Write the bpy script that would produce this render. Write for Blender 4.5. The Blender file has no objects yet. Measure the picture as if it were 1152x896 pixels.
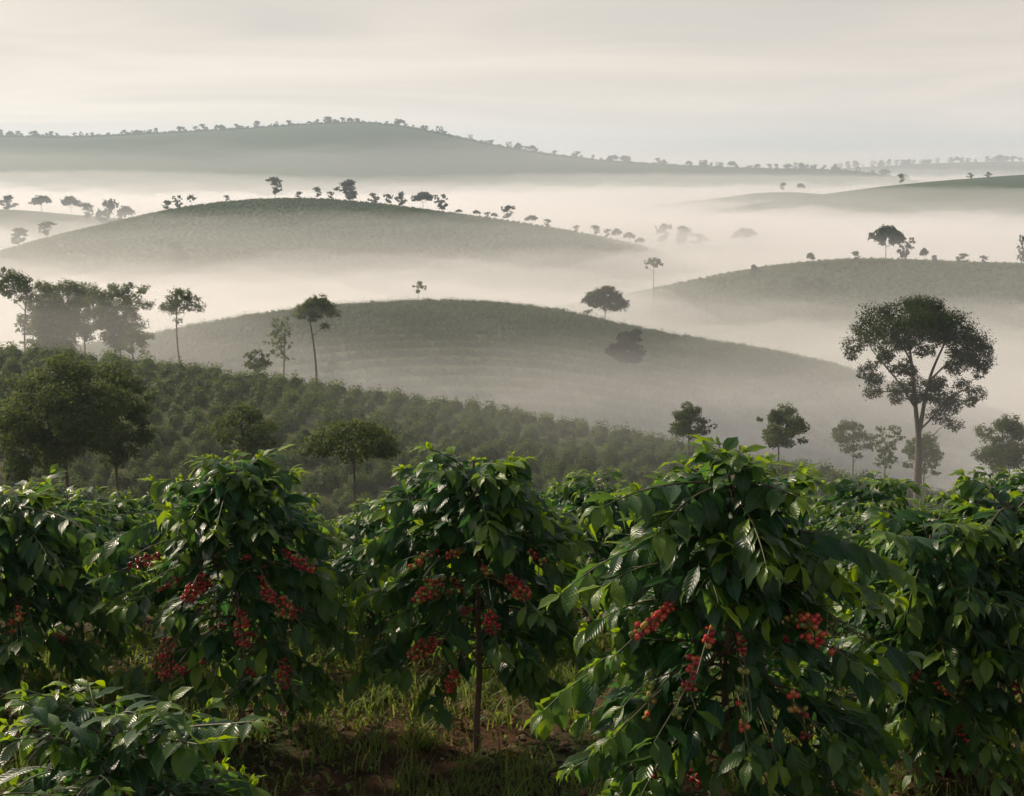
import bpy, math, random
import numpy as np
from mathutils import Vector, Matrix

S = bpy.context.scene
COL = S.collection
R = math.radians

# ------------------------------------------------------------------ camera, sky, sun, exposure
FPX, W0, H0, PITCH, EYE = 1600.0, 1152.0, 896.0, math.atan(263 / 1600.0), 3.8
cd = bpy.data.cameras.new('camera')
cam = bpy.data.objects.new('camera', cd)
COL.objects.link(cam)
cam.location = (0, 0, EYE)
cam.rotation_euler = (R(90) - PITCH, 0, 0)
cd.sensor_width = 36
cd.lens = 50
cd.clip_start = 0.1
cd.clip_end = 20000
S.camera = cam
S.render.resolution_x, S.render.resolution_y = 1024, 796

SUN_EL, SUN_AZ = R(33), R(-52)          # azimuth from +y, negative = to the left
S_DIR = Vector((math.sin(SUN_AZ) * math.cos(SUN_EL), math.cos(SUN_AZ) * math.cos(SUN_EL), math.sin(SUN_EL)))
sl = bpy.data.lights.new('sun', 'SUN')
sl.energy = 4.8
sl.angle = R(3)
sl.color = (1.0, 0.84, 0.66)
sun = bpy.data.objects.new('sun', sl)
COL.objects.link(sun)
sun.rotation_euler = S_DIR.to_track_quat('Z', 'Y').to_euler()

wd = bpy.data.worlds.new('World')
S.world = wd
wd.use_nodes = True
nt = wd.node_tree
nt.nodes.clear()
N = nt.nodes.new
out = N('ShaderNodeOutputWorld')
bg = N('ShaderNodeBackground')
sky = N('ShaderNodeTexSky')
sky.sky_type = 'NISHITA'
sky.sun_disc = False
sky.sun_elevation = SUN_EL
sky.sun_rotation = SUN_AZ
sky.air_density = 1.0
sky.dust_density = 3.0
# high thin stratus drawn out in long streaks over the clear sky
tc = N('ShaderNodeTexCoord')
sx = N('ShaderNodeSeparateXYZ')
mp = N('ShaderNodeMapping')
mp.inputs['Scale'].default_value = (1.1, 1.1, 13.0)
mp.inputs['Rotation'].default_value = (0, R(-2.5), 0)
nz = N('ShaderNodeTexNoise')
nz.inputs['Scale'].default_value = 1.9
nz.inputs['Detail'].default_value = 7
nz.inputs['Roughness'].default_value = 0.52
nz.inputs['Distortion'].default_value = 0.6
cr = N('ShaderNodeValToRGB')
cr.color_ramp.elements[0].position = 0.30
cr.color_ramp.elements[0].color = (6.3, 5.75, 5.25, 1)
cr.color_ramp.elements[1].position = 0.68
cr.color_ramp.elements[1].color = (9.1, 8.0, 6.95, 1)
mx = N('ShaderNodeMix')
mx.data_type = 'RGBA'
# stratus thinned overhead, shaped to cut the ambient light on the foreground
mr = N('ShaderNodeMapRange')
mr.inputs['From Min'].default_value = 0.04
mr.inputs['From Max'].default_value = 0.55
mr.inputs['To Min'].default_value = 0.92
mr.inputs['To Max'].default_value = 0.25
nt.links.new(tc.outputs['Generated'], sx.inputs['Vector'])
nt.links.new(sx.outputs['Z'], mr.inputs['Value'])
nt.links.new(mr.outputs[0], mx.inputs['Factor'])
nt.links.new(tc.outputs['Generated'], mp.inputs['Vector'])
nt.links.new(mp.outputs['Vector'], nz.inputs['Vector'])
nt.links.new(nz.outputs['Fac'], cr.inputs['Fac'])
nt.links.new(sky.outputs['Color'], mx.inputs['A'])
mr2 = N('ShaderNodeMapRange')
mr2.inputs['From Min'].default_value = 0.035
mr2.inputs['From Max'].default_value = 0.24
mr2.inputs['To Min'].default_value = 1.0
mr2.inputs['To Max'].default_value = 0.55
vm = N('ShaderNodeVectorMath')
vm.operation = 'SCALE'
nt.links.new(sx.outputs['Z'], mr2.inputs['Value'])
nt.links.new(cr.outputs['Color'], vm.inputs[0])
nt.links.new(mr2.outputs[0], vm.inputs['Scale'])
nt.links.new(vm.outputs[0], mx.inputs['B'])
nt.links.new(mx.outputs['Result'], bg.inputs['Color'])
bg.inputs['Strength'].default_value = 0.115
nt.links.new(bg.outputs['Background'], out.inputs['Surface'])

vs = S.view_settings
vs.view_transform = 'Standard'
vs.look = 'None'
vs.exposure = 0.0
vs.gamma = 1.0
vs.use_curve_mapping = False
cy = S.cycles
cy.max_bounces = 8
cy.diffuse_bounces = 3
cy.glossy_bounces = 2
cy.transmission_bounces = 3
cy.volume_bounces = 5
cy.transparent_max_bounces = 12
cy.use_denoising = True
cy.sample_clamp_indirect = 6

# ------------------------------------------------------------------ helpers
rng = np.random.default_rng(7)
random.seed(7)


def px(xp, yp, D):
    """The point of the plane y = D that the photograph shows at pixel (xp, yp)."""
    u, v = (xp - W0 / 2) / FPX, (H0 / 2 - yp) / FPX
    t = D / (v * math.sin(PITCH) + math.cos(PITCH))
    return np.array([u * t, D, EYE + t * (v * math.cos(PITCH) - math.sin(PITCH))])


def nrm(a):
    return a / np.maximum(np.linalg.norm(a, axis=-1, keepdims=True), 1e-9)


class MB:
    """Collects vertices, quads, uv and float attributes; becomes ONE mesh object."""

    def __init__(self):
        self.V, self.F, self.UV, self.A, self.n = [], [], [], {}, 0

    def add(self, V, F, uv=None, **attrs):
        V = np.asarray(V, float).reshape(-1, 3)
        self.V.append(V)
        self.F.append(np.asarray(F, np.int64).reshape(-1, 4) + self.n)
        self.UV.append(np.zeros((len(V), 2)) if uv is None else uv)
        for k in set(self.A) | set(attrs):
            a = attrs.get(k, 0.0)
            a = np.full(len(V), a) if np.isscalar(a) else np.asarray(a)
            if k not in self.A:
                self.A[k] = [np.zeros(self.n)] if self.n else []
            self.A[k].append(a)
        self.n += len(V)

    def mesh(self, name, mat, smooth=True):
        V = np.concatenate(self.V)
        F = np.concatenate(self.F)
        me = bpy.data.meshes.new(name)
        me.vertices.add(len(V))
        me.vertices.foreach_set('co', V.astype(np.float32).ravel())
        me.loops.add(F.size)
        me.loops.foreach_set('vertex_index', F.astype(np.int32).ravel())
        me.polygons.add(len(F))
        me.polygons.foreach_set('loop_start', np.arange(0, F.size, 4, dtype=np.int32))
        me.polygons.foreach_set('loop_total', np.full(len(F), 4, np.int32))
        me.update(calc_edges=True)
        me.polygons.foreach_set('use_smooth', np.full(len(F), smooth))
        uv = np.concatenate(self.UV)
        ul = me.uv_layers.new(name='UVMap')
        ul.data.foreach_set('uv', uv[F.ravel()].astype(np.float32).ravel())
        for k, v in self.A.items():
            at = me.attributes.new(k, 'FLOAT', 'POINT')
            at.data.foreach_set('value', np.concatenate(v).astype(np.float32))
        me.materials.append(mat)
        return me


def link(name, data, parent=None, loc=None):
    o = bpy.data.objects.new(name, data)
    COL.objects.link(o)
    if parent:
        o.parent = parent
    if loc is not None:
        o.location = [float(c) for c in loc]
    return o


def tag(o, label=None, cat=None, group=None, kind=None):
    for k, v in (('label', label), ('category', cat), ('group', group), ('kind', kind)):
        if v:
            o[k] = v
    return o


def tube(mb, P, r, k=6, **attrs):
    P = np.asarray(P, float)
    n = len(P)
    r = np.broadcast_to(np.asarray(r, float), (n,))
    T = nrm(np.gradient(P, axis=0))
    ref = np.array([0.31, 0.95, 0.05]) if abs(T[0][2]) > 0.6 else np.array([0.05, 0.1, 0.99])
    ring = np.arange(k) * 2 * math.pi / k
    V = []
    for i in range(n):
        a = nrm(np.cross(T[i], ref))
        b = np.cross(T[i], a)
        V.append(P[i] + r[i] * (np.outer(np.cos(ring), a) + np.outer(np.sin(ring), b)))
    F = [(i * k + j, i * k + (j + 1) % k, (i + 1) * k + (j + 1) % k, (i + 1) * k + j) for i in range(n - 1) for j in range(k)]
    L = np.repeat(np.linspace(0, 1, n), k)
    mb.add(np.concatenate(V), F, np.stack([np.tile(ring / 6.283, n), L], 1), **attrs)


def bez(a, b, c, d, n=9):
    t = np.linspace(0, 1, n)[:, None]
    return (1 - t) ** 3 * a + 3 * (1 - t) ** 2 * t * b + 3 * (1 - t) * t * t * c + t ** 3 * d


def cube_sphere(m):
    V, F = [], []
    g = np.linspace(-1, 1, m + 1)
    for ax in range(3):
        for sg in (-1, 1):
            s = len(V)
            for a in g:
                for b in g:
                    p = [0, 0, 0]
                    p[ax] = sg
                    p[(ax + 1) % 3] = math.tan(a * math.pi / 4)
                    p[(ax + 2) % 3] = math.tan(b * math.pi / 4) * sg
                    V.append(p)
            for i in range(m):
                for j in range(m):
                    q = s + i * (m + 1) + j
                    F.append((q, q + m + 1, q + m + 2, q + 1))
    return nrm(np.array(V, float)), np.array(F)


# ------------------------------------------------------------------ materials
def mat(name):
    m = bpy.data.materials.new(name)
    m.use_nodes = True
    t = m.node_tree
    b = t.nodes['Principled BSDF']
    return m, t, b, t.nodes['Material Output']


def nd(t, typ, ins=None, **kw):
    n = t.nodes.new(typ)
    for k, v in kw.items():
        setattr(n, k, v)
    for k, v in (ins or {}).items():
        if isinstance(v, bpy.types.NodeSocket):
            t.links.new(v, n.inputs[k])
        else:
            n.inputs[k].default_value = v
    return n


def mixc(t, fac, a, b):
    n = nd(t, 'ShaderNodeMix', data_type='RGBA')
    for k, v in (('Factor', fac), ('A', a), ('B', b)):
        if isinstance(v, bpy.types.NodeSocket):
            t.links.new(v, n.inputs[k])
        else:
            n.inputs[k].default_value = v if k == 'Factor' else (*v, 1)
    return n.outputs['Result']


def math_(t, op, a, b=None, clamp=False):
    n = nd(t, 'ShaderNodeMath', operation=op, use_clamp=clamp)
    for i, v in enumerate((a, b)):
        if v is None:
            continue
        if isinstance(v, bpy.types.NodeSocket):
            t.links.new(v, n.inputs[i])
        else:
            n.inputs[i].default_value = v
    return n.outputs[0]


def attr(t, name):
    return nd(t, 'ShaderNodeAttribute', attribute_name=name).outputs['Fac']


def leaf_material(name, old, fresh, dark, trans=0.34, rough=0.36, spec=0.5, veins=True):
    m, t, b, o = mat(name)
    tint, young = attr(t, 'tint'), attr(t, 'young')
    c = mixc(t, tint, dark, old)
    c = mixc(t, young, c, fresh)
    if veins:
        uv = nd(t, 'ShaderNodeUVMap').outputs['UV']
        sp = nd(t, 'ShaderNodeSeparateXYZ', {'Vector': uv})
        au = math_(t, 'ABSOLUTE', math_(t, 'SUBTRACT', sp.outputs['X'], 0.5))
        ph = math_(t, 'SUBTRACT', math_(t, 'MULTIPLY', sp.outputs['Y'], 9.0), math_(t, 'MULTIPLY', au, 4.6))
        fr = math_(t, 'FRACT', ph)
        lat = math_(t, 'ABSOLUTE', math_(t, 'SUBTRACT', fr, 0.5))            # 0.5 on the vein, 0 between
        vein = math_(t, 'MULTIPLY', math_(t, 'SUBTRACT', lat, 0.42, True), 9.0, True)
        mid = math_(t, 'LESS_THAN', au, 0.028)
        line = math_(t, 'MAXIMUM', math_(t, 'MULTIPLY', vein, 0.35), mid)
        c = mixc(t, math_(t, 'MULTIPLY', line, 0.55), c, tuple(min(1, x * 1.9 + 0.015) for x in old))
        hgt = math_(t, 'SUBTRACT', math_(t, 'COSINE', math_(t, 'MULTIPLY', math_(t, 'SUBTRACT', fr, 0.5), 6.283)),
                    math_(t, 'MULTIPLY', mid, 1.2))
        bp = nd(t, 'ShaderNodeBump', {'Height': hgt, 'Strength': 0.24, 'Distance': 0.0025})
        t.links.new(bp.outputs['Normal'], b.inputs['Normal'])
    no = nd(t, 'ShaderNodeTexNoise', {'Scale': 9.0, 'Detail': 3.0, 'Vector': nd(t, 'ShaderNodeTexCoord').outputs['Object']})
    c = mixc(t, math_(t, 'MULTIPLY', no.outputs['Fac'], 0.5), c, tuple(x * 0.55 for x in old))
    t.links.new(c, b.inputs['Base Color'])
    b.inputs['Roughness'].default_value = rough
    b.inputs['Specular IOR Level'].default_value = spec
    tr = nd(t, 'ShaderNodeBsdfTranslucent')
    hs = nd(t, 'ShaderNodeHueSaturation', {'Hue': 0.477, 'Saturation': 1.1, 'Value': 3.6, 'Color': c})
    t.links.new(hs.outputs['Color'], tr.inputs['Color'])
    mxs = nd(t, 'ShaderNodeMixShader', {0: trans})
    t.links.new(b.outputs[0], mxs.inputs[1])
    t.links.new(tr.outputs[0], mxs.inputs[2])
    t.links.new(mxs.outputs[0], o.inputs['Surface'])
    return m


def plain(name, c1, c2, scale=8.0, rough=0.8, bump=0.4, dist=0.02):
    m, t, b, o = mat(name)
    co = nd(t, 'ShaderNodeTexCoord').outputs['Object']
    n = nd(t, 'ShaderNodeTexNoise', {'Vector': co, 'Scale': scale, 'Detail': 6.0, 'Roughness': 0.65})
    rp = nd(t, 'ShaderNodeMapRange', {'Value': n.outputs['Fac'], 'From Min': 0.3, 'From Max': 0.7})
    t.links.new(mixc(t, rp.outputs[0], c1, c2), b.inputs['Base Color'])
    b.inputs['Roughness'].default_value = rough
    bp = nd(t, 'ShaderNodeBump', {'Height': n.outputs['Fac'], 'Strength': bump, 'Distance': dist})
    t.links.new(bp.outputs['Normal'], b.inputs['Normal'])
    return m


M_LEAF = leaf_material('coffee_leaf', (0.027, 0.083, 0.020), (0.20, 0.30, 0.020), (0.010, 0.042, 0.016), trans=0.35, rough=0.34, spec=0.34)
M_FIELD = leaf_material('field_leaf', (0.066, 0.112, 0.016), (0.16, 0.20, 0.026), (0.026, 0.055, 0.010), trans=0.26, rough=0.6, spec=0.08, veins=False)
M_TREE = leaf_material('tree_leaf', (0.062, 0.098, 0.022), (0.12, 0.13, 0.03), (0.028, 0.054, 0.015), trans=0.28, rough=0.6, spec=0.08, veins=False)
M_ROW = leaf_material('row_leaf', (0.038, 0.088, 0.012), (0.085, 0.14, 0.02), (0.018, 0.048, 0.008), trans=0.2, rough=0.6, spec=0.08, veins=False)
M_DEEP = leaf_material('deep_green_leaf', (0.016, 0.028, 0.009), (0.030, 0.040, 0.012), (0.008, 0.015, 0.006), trans=0.1, rough=0.6, spec=0.05, veins=False)  # darkest leaf colour, for one bushy tree
M_DARK = leaf_material('dark_tree_leaf', (0.034, 0.055, 0.014), (0.075, 0.085, 0.022), (0.015, 0.029, 0.009), trans=0.2, rough=0.6, spec=0.08, veins=False)
M_GRASS = leaf_material('grass_blade', (0.10, 0.16, 0.030), (0.22, 0.24, 0.06), (0.045, 0.080, 0.020), trans=0.3, rough=0.6, spec=0.2, veins=False)
M_LITTER = leaf_material('dry_leaf', (0.13, 0.065, 0.030), (0.20, 0.13, 0.06), (0.05, 0.028, 0.016), trans=0.08, rough=0.7, spec=0.2)
M_BARK = plain('tree_bark', (0.07, 0.052, 0.038), (0.16, 0.125, 0.095), 5.0, 0.85, 0.6, 0.05)
M_STEM = plain('coffee_bark', (0.075, 0.048, 0.028), (0.17, 0.115, 0.065), 26.0, 0.8, 0.5, 0.006)


def twig_material():
    m, t, b, o = mat('green_twig')
    c = mixc(t, attr(t, 'green'), (0.075, 0.043, 0.022), (0.07, 0.085, 0.025))
    t.links.new(c, b.inputs['Base Color'])
    b.inputs['Roughness'].default_value = 0.6
    return m


def cherry_material():
    m, t, b, o = mat('coffee_cherry')
    rp = nd(t, 'ShaderNodeValToRGB', {'Fac': attr(t, 'ripe')})
    e = rp.color_ramp.elements
    e[0].position, e[0].color = 0.0, (0.10, 0.17, 0.03, 1)
    e[1].position, e[1].color = 1.0, (0.22, 0.010, 0.016, 1)
    for p, c in ((0.3, (0.27, 0.24, 0.05, 1)), (0.45, (0.46, 0.16, 0.04, 1)), (0.62, (0.50, 0.06, 0.03, 1)), (0.82, (0.36, 0.018, 0.022, 1))):
        rp.color_ramp.elements.new(p).color = c
    t.links.new(rp.outputs['Color'], b.inputs['Base Color'])
    b.inputs['Roughness'].default_value = 0.28
    b.inputs['Subsurface Weight'].default_value = 0.0
    return m


M_TWIG, M_CHERRY = twig_material(), cherry_material()


def ground_material():
    m, t, b, o = mat('plantation_ground')
    geo = nd(t, 'ShaderNodeNewGeometry').outputs['Position']
    n1 = nd(t, 'ShaderNodeTexNoise', {'Vector': geo, 'Scale': 0.9, 'Detail': 8.0, 'Roughness': 0.6}).outputs['Fac']
    n2 = nd(t, 'ShaderNodeTexNoise', {'Vector': geo, 'Scale': 14.0, 'Detail': 8.0, 'Roughness': 0.75}).outputs['Fac']
    n3 = nd(t, 'ShaderNodeTexNoise', {'Vector': geo, 'Scale': 0.035, 'Detail': 6.0, 'Roughness': 0.6}).outputs['Fac']
    soil = mixc(t, n2, (0.040, 0.024, 0.014), (0.15, 0.080, 0.045))
    soil = mixc(t, nd(t, 'ShaderNodeMapRange', {'Value': n1, 'From Min': 0.45, 'From Max': 0.62}).outputs[0], soil, (0.040, 0.050, 0.018))
    field = mixc(t, n3, (0.028, 0.052, 0.016), (0.055, 0.080, 0.024))
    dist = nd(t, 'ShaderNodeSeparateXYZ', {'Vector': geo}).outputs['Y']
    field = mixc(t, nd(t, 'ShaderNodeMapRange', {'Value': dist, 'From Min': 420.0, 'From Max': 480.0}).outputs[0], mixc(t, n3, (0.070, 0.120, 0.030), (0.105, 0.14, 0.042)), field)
    fac = nd(t, 'ShaderNodeMapRange', {'Value': dist, 'From Min': 60.0, 'From Max': 200.0}).outputs[0]
    t.links.new(mixc(t, fac, soil, field), b.inputs['Base Color'])
    b.inputs['Roughness'].default_value = 0.95
    b.inputs['Specular IOR Level'].default_value = 0.1
    bp = nd(t, 'ShaderNodeBump', {'Height': n2, 'Strength': 0.8, 'Distance': 0.05})
    t.links.new(bp.outputs['Normal'], b.inputs['Normal'])
    return m


# ------------------------------------------------------------------ terrain
FLOOR = -70.0


def wob(x, y, L, s):
    """Smooth made-up relief of wavelength L."""
    return (np.sin(x / L * 6.28 + s + 1.7 * np.sin(y / L * 3.1 + s)) + np.sin(y / L * 5.1 + 2.3 * s + 1.3 * np.sin(x / L * 4.2 - s))
            + 0.5 * np.sin((x * 0.8 + y * 0.6) / L * 13.0 + 3 * s)) / 2.5


def crest(D, pts):
    P = np.array([px(a, b, D) for a, b in pts])
    xs = np.linspace(P[0, 0] - 0.25 * D, P[-1, 0] + 0.25 * D, 600)
    e0 = (P[1, 2] - P[0, 2]) / (P[1, 0] - P[0, 0])
    e1 = (P[-1, 2] - P[-2, 2]) / (P[-1, 0] - P[-2, 0])
    z = np.interp(xs, P[:, 0], P[:, 2])
    z = np.where(xs < P[0, 0], P[0, 2] - abs(e0) * (P[0, 0] - xs) * 0.8, z)
    z = np.where(xs > P[-1, 0], P[-1, 2] - abs(e1) * (xs - P[-1, 0]) * 0.8, z)
    step = xs[1] - xs[0]
    sig = 0.018 * D / step
    k = np.arange(-int(3 * sig) - 1, int(3 * sig) + 2)
    g = np.exp(-(k / sig) ** 2 / 2)
    zz = np.convolve(np.pad(z, len(k) // 2, mode='edge'), g / g.sum(), mode='valid')
    return xs, zz


#        distance, front width, back width, crest as the photograph shows it
HILLS = dict(
    near=(150, 95, 45, [(-150, 386), (0, 392), (100, 400), (200, 414), (300, 427), (400, 440), (560, 462), (660, 480), (750, 498), (860, 520), (960, 538), (1040, 556), (1152, 575)]),
    middle=(310, 120, 80, [(-60, 402), (60, 396), (130, 388), (200, 371), (300, 353), (400, 344), (480, 340), (560, 343), (640, 353), (720, 373), (800, 387), (880, 400), (960, 418), (1040, 446), (1152, 474)]),
    right=(560, 150, 120, [(660, 345), (760, 324), (800, 313), (860, 302), (920, 295), (1000, 292), (1080, 294), (1152, 297), (1260, 302)]),
    long=(880, 230, 150, [(-160, 306), (0, 287), (60, 264), (130, 249), (200, 234), (270, 225), (330, 222), (400, 225), (480, 234), (560, 247), (640, 260), (720, 275), (780, 294), (850, 314)]),
    low=(960, 120, 100, [(660, 288), (720, 280), (770, 277), (850, 277), (900, 288)]),
    left=(1200, 200, 200, [(-200, 228), (0, 236), (60, 242), (130, 247), (200, 258), (300, 275)]),
    far=(1450, 240, 200, [(930, 220), (1000, 209), (1060, 203), (1152, 197), (1300, 190)]),
    dip=(1600, 150, 150, [(820, 222), (870, 215), (910, 215), (950, 222)]),
    ridge=(2600, 520, 500, [(-300, 156), (0, 152), (60, 154), (130, 152), (200, 148), (270, 145), (330, 140), (400, 136), (440, 138), (500, 150), (560, 164), (620, 174), (700, 182), (780, 187), (860, 189), (960, 191), (1020, 202)]),
    last=(3500, 500, 500, [(760, 200), (860, 193), (960, 188), (1020, 184), (1080, 181), (1152, 181), (1400, 176)]),
)
COVER = dict(near=1.25, middle=1.0, right=1.0, long=1.0, ridge=3.0, last=3.0)                 # height of what grows on the crest
CREST = {k: crest(v[0], v[3]) for k, v in HILLS.items()}


def ground(x, y):
    x = np.asarray(x, float)
    y = np.asarray(y, float)
    h = FLOOR + 3 * wob(x, y, 400, 1.0)
    q = np.maximum(y - 9.0, 0)
    near = -0.285 * q ** 2 / (q + 2.2) - 0.03 * np.maximum(x, 0) * np.clip((y - 10) / 50, 0, 1)
    near = near - np.clip((y - 70) / 60, 0, 1) ** 2 * 45 - np.clip((-y - 20) / 300, 0, 1) * 20
    h = np.maximum(h, near)
    for k, (D, wf, wb, _) in HILLS.items():
        zc = np.interp(x, *CREST[k]) - COVER.get(k, 0.0)
        t = np.where(y < D, (y - D) / wf, (y - D) / wb)
        b = FLOOR + np.maximum(zc - FLOOR, 0) * np.exp(-np.abs(t) ** 2.2)
        if k == 'near':
            b = np.where(y < D, zc - 6.5 * np.abs((D - y) / 75) ** 1.6, b)
        b = b + (0.012 if k in ('near', 'middle') else 0.03) * np.clip(wf * 0.2, 5, 40) * wob(x, y, wf * 0.8, D) * np.clip((b - FLOOR) / 10, 0, 1) * 0.6
        d = np.clip(0.5 + 0.5 * (h - b) / 3.0, 0, 1)
        h = b * (1 - d) + h * d + 3.0 * d * (1 - d)
    return h + np.where(np.abs(y) < 40, 0.03 * wob(x, y, 1.6, 3.0) + 0.02 * wob(x, y, 0.5, 1.0), 0)


def sheet(rows, cols, y0, y1, zf, spread, extra=None):
    ys = np.concatenate([np.linspace(-120, y0, 14)[:-1], np.geomspace(y0, y1, rows)])
    u = np.linspace(-1, 1, cols)
    Y = np.repeat(ys[:, None], cols, 1)
    X = u[None, :] * (spread[0] + spread[1] * np.maximum(Y, 0))
    V = np.stack([X, Y, zf(X, Y)], -1).reshape(-1, 3)
    n = len(ys)
    i, j = np.meshgrid(np.arange(n - 1), np.arange(cols - 1), indexing='ij')
    q = (i * cols + j).ravel()
    return V, np.stack([q, q + 1, q + cols + 1, q + cols], 1), n


mb = MB()
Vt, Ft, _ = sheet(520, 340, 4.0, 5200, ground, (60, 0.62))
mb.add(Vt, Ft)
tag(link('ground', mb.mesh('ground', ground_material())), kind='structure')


# ------------------------------------------------------------------ air: thin haze and the mist lying in the valleys
def volume(name, density, color, aniso=0.35):
    m = bpy.data.materials.new(name)
    m.use_nodes = True
    t = m.node_tree
    t.nodes.clear()
    pv = nd(t, 'ShaderNodeVolumePrincipled', {'Color': (*color, 1), 'Density': density, 'Anisotropy': aniso})
    o = t.nodes.new('ShaderNodeOutputMaterial')
    t.links.new(pv.outputs[0], o.inputs['Volume'])
    return m


def closed_box(x0, x1, y0, y1, z0, z1):
    V = [(x, y, z) for x in (x0, x1) for y in (y0, y1) for z in (z0, z1)]
    F = [(0, 1, 3, 2), (4, 6, 7, 5), (0, 4, 5, 1), (2, 3, 7, 6), (0, 2, 6, 4), (1, 5, 7, 3)]
    return V, F


mb = MB()
mb.add(*closed_box(-3500, 3500, -200, 5400, -90, 112))
tag(link('haze', mb.mesh('haze', volume('haze_air', 0.00018, (0.73, 0.865, 0.985)), False)), kind='stuff')


DENTS = [(165, 530, 150, 120, -13), (-270, 810, 200, 150, -16), (-480, 1150, 280, 200, -10), (480, 1400, 280, 220, -12), (-110, 790, 230, 150, -9)]                                # the mist lies lower round the right hill


def mist(top, amp, density, seed, y0=60, L=160, rise=12):
    """A closed bank of mist: flat underside below the valley floor, rolling upper side."""
    rows, cols = 260, 150
    ys = np.geomspace(y0, 5300, rows)
    u = np.linspace(-1, 1, cols)
    Y = np.repeat(ys[:, None], cols, 1)
    X = u[None, :] * (80 + 0.6 * Y)
    dent = 0
    for dx, dy, rx, ry, dz in DENTS:
        dent = dent + dz * np.exp(-((X - dx) / rx) ** 2 - ((Y - dy) / ry) ** 2)
    far = np.clip((Y - 600) / 2500, 0, 1)
    z = EYE + top + dent + amp * (1 + 1.2 * far) * (wob(X, Y, L, seed) + 0.6 * wob(X, Y, L * 0.37, seed * 2.1) + 0.35 * wob(X, Y, L * 0.13, seed + 4))
    z = z + far * rise + np.clip((Y - 900) / 900, 0, 1) * 9 * wob(X, Y * 0.8, 1100, seed * 1.7)
    Vtop = np.stack([X, Y, z], -1).reshape(-1, 3)
    Vbot = Vtop.copy()
    Vbot[:, 2] = -86
    n = rows * cols
    i, j = np.meshgrid(np.arange(rows - 1), np.arange(cols - 1), indexing='ij')
    q = (i * cols + j).ravel()
    F = [np.stack([q, q + 1, q + cols + 1, q + cols], 1), np.stack([q, q + cols, q + cols + 1, q + 1], 1) + n]
    a = np.arange(cols - 1)
    b = np.arange(rows - 1) * cols
    l = (rows - 1) * cols
    F.append(np.stack([a, a + n, a + 1 + n, a + 1], 1))
    F.append(np.stack([l + a, l + a + 1, l + a + 1 + n, l + a + n], 1))
    F.append(np.stack([b, b + cols, b + cols + n, b + n], 1))
    e = b + cols - 1
    F.append(np.stack([e, e + n, e + cols + n, e + cols], 1))
    m = MB()
    m.add(np.concatenate([Vtop, Vbot]), np.concatenate(F))
    tag(link('valley_mist', m.mesh('valley_mist', volume('mist_air', density, (1.0, 0.984, 0.972), 0.25), True)), kind='stuff')


mist(14, 8.0, 0.00024, 0.9, 1300, 700)
mist(-16, 2.5, 0.0008, 0.4, 50, 90, 0)
mist(-27, 4.0, 0.0004, 1.3, 60, 130, 0)
mist(-37, 5.0, 0.0032, 2.9, 60, 160, 4)
mist(-44, 5.0, 0.0080, 4.4)
mist(-52, 5.0, 0.0150, 5.2)


def mist_patch(x, y, z, rx, ry, rz, density, seed):
    """A drifting wisp: nested soft-edged lenses of mist in one closed mesh each."""
    for k, f in enumerate((1.0, 0.76, 0.52)):
        V, F = cube_sphere(14)
        w = 1 + 0.22 * wob(V[:, 0] * 10 + seed, V[:, 1] * 10 + V[:, 2] * 6, 9.0, seed + k) + 0.1 * wob(V[:, 0] * 10, V[:, 1] * 10 - V[:, 2] * 9, 3.5, seed)
        P = V * w[:, None] * np.array([rx, ry, rz]) * f
        P[:, 2] += 0.12 * rz * np.sin(P[:, 0] / rx * 4 + seed)
        m = MB()
        m.add(P, F)
        me = m.mesh('mist_wisp', volume('wisp_air', density, (1.0, 0.984, 0.972), 0.25))
        tag(link('mist_wisp', me, None, (x, y, z)), kind='stuff')


for i, (xp, yp_, D, rx, ry, rz, dn) in enumerate(((560, 452, 225, 48, 26, 9, .0028), (400, 436, 215, 40, 24, 8, .0022), (720, 470, 215, 40, 24, 9, .0030), (870, 455, 235, 40, 26, 12, .0036),
                                                  (1010, 470, 215, 46, 26, 13, .0034), (250, 410, 228, 34, 22, 8, .0024), (640, 400, 262, 30, 14, 6, .0022), (90, 400, 235, 36, 22, 9, .0028), (1000, 372, 400, 80, 40, 9, .0018), (300, 318, 600, 90, 40, 9, .0014), (560, 312, 640, 80, 40, 8, .0012),
                                                  (820, 345, 470, 60, 34, 8, .0016), (140, 335, 480, 70, 36, 9, .0014), (720, 262, 1000, 120, 60, 9, .0010), (930, 262, 900, 120, 60, 9, .0010), (420, 296, 740, 90, 40, 8, .0012), (80, 372, 172, 34, 14, 5, .0034), (600, 470, 140, 34, 14, 4, .0030))):
    mist_patch(*px(xp, yp_, D), rx, ry, rz, dn * 0.6, i * 1.7)

# ------------------------------------------------------------------ trees
def diamonds(mb, C, Nn, size, r, young=None):
    """Leaf-shaped faces at points C with normals Nn."""
    n = len(C)
    Nn = nrm(Nn)
    a = nrm(np.cross(Nn, nrm(r.normal(size=(n, 3)))))
    b = np.cross(Nn, a)
    s = size * r.uniform(0.6, 1.25, (n, 1))
    V = np.stack([C - a * s * 0.5, C - b * s * 0.3 - Nn * s * 0.06, C + a * s * 0.5, C + b * s * 0.3 - Nn * s * 0.06], 1).reshape(-1, 3)
    F = np.arange(4 * n).reshape(n, 4)
    mb.add(V, F, None, tint=np.repeat(r.uniform(0, 1, n), 4), young=np.repeat(np.zeros(n) if young is None else young, 4))


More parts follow.
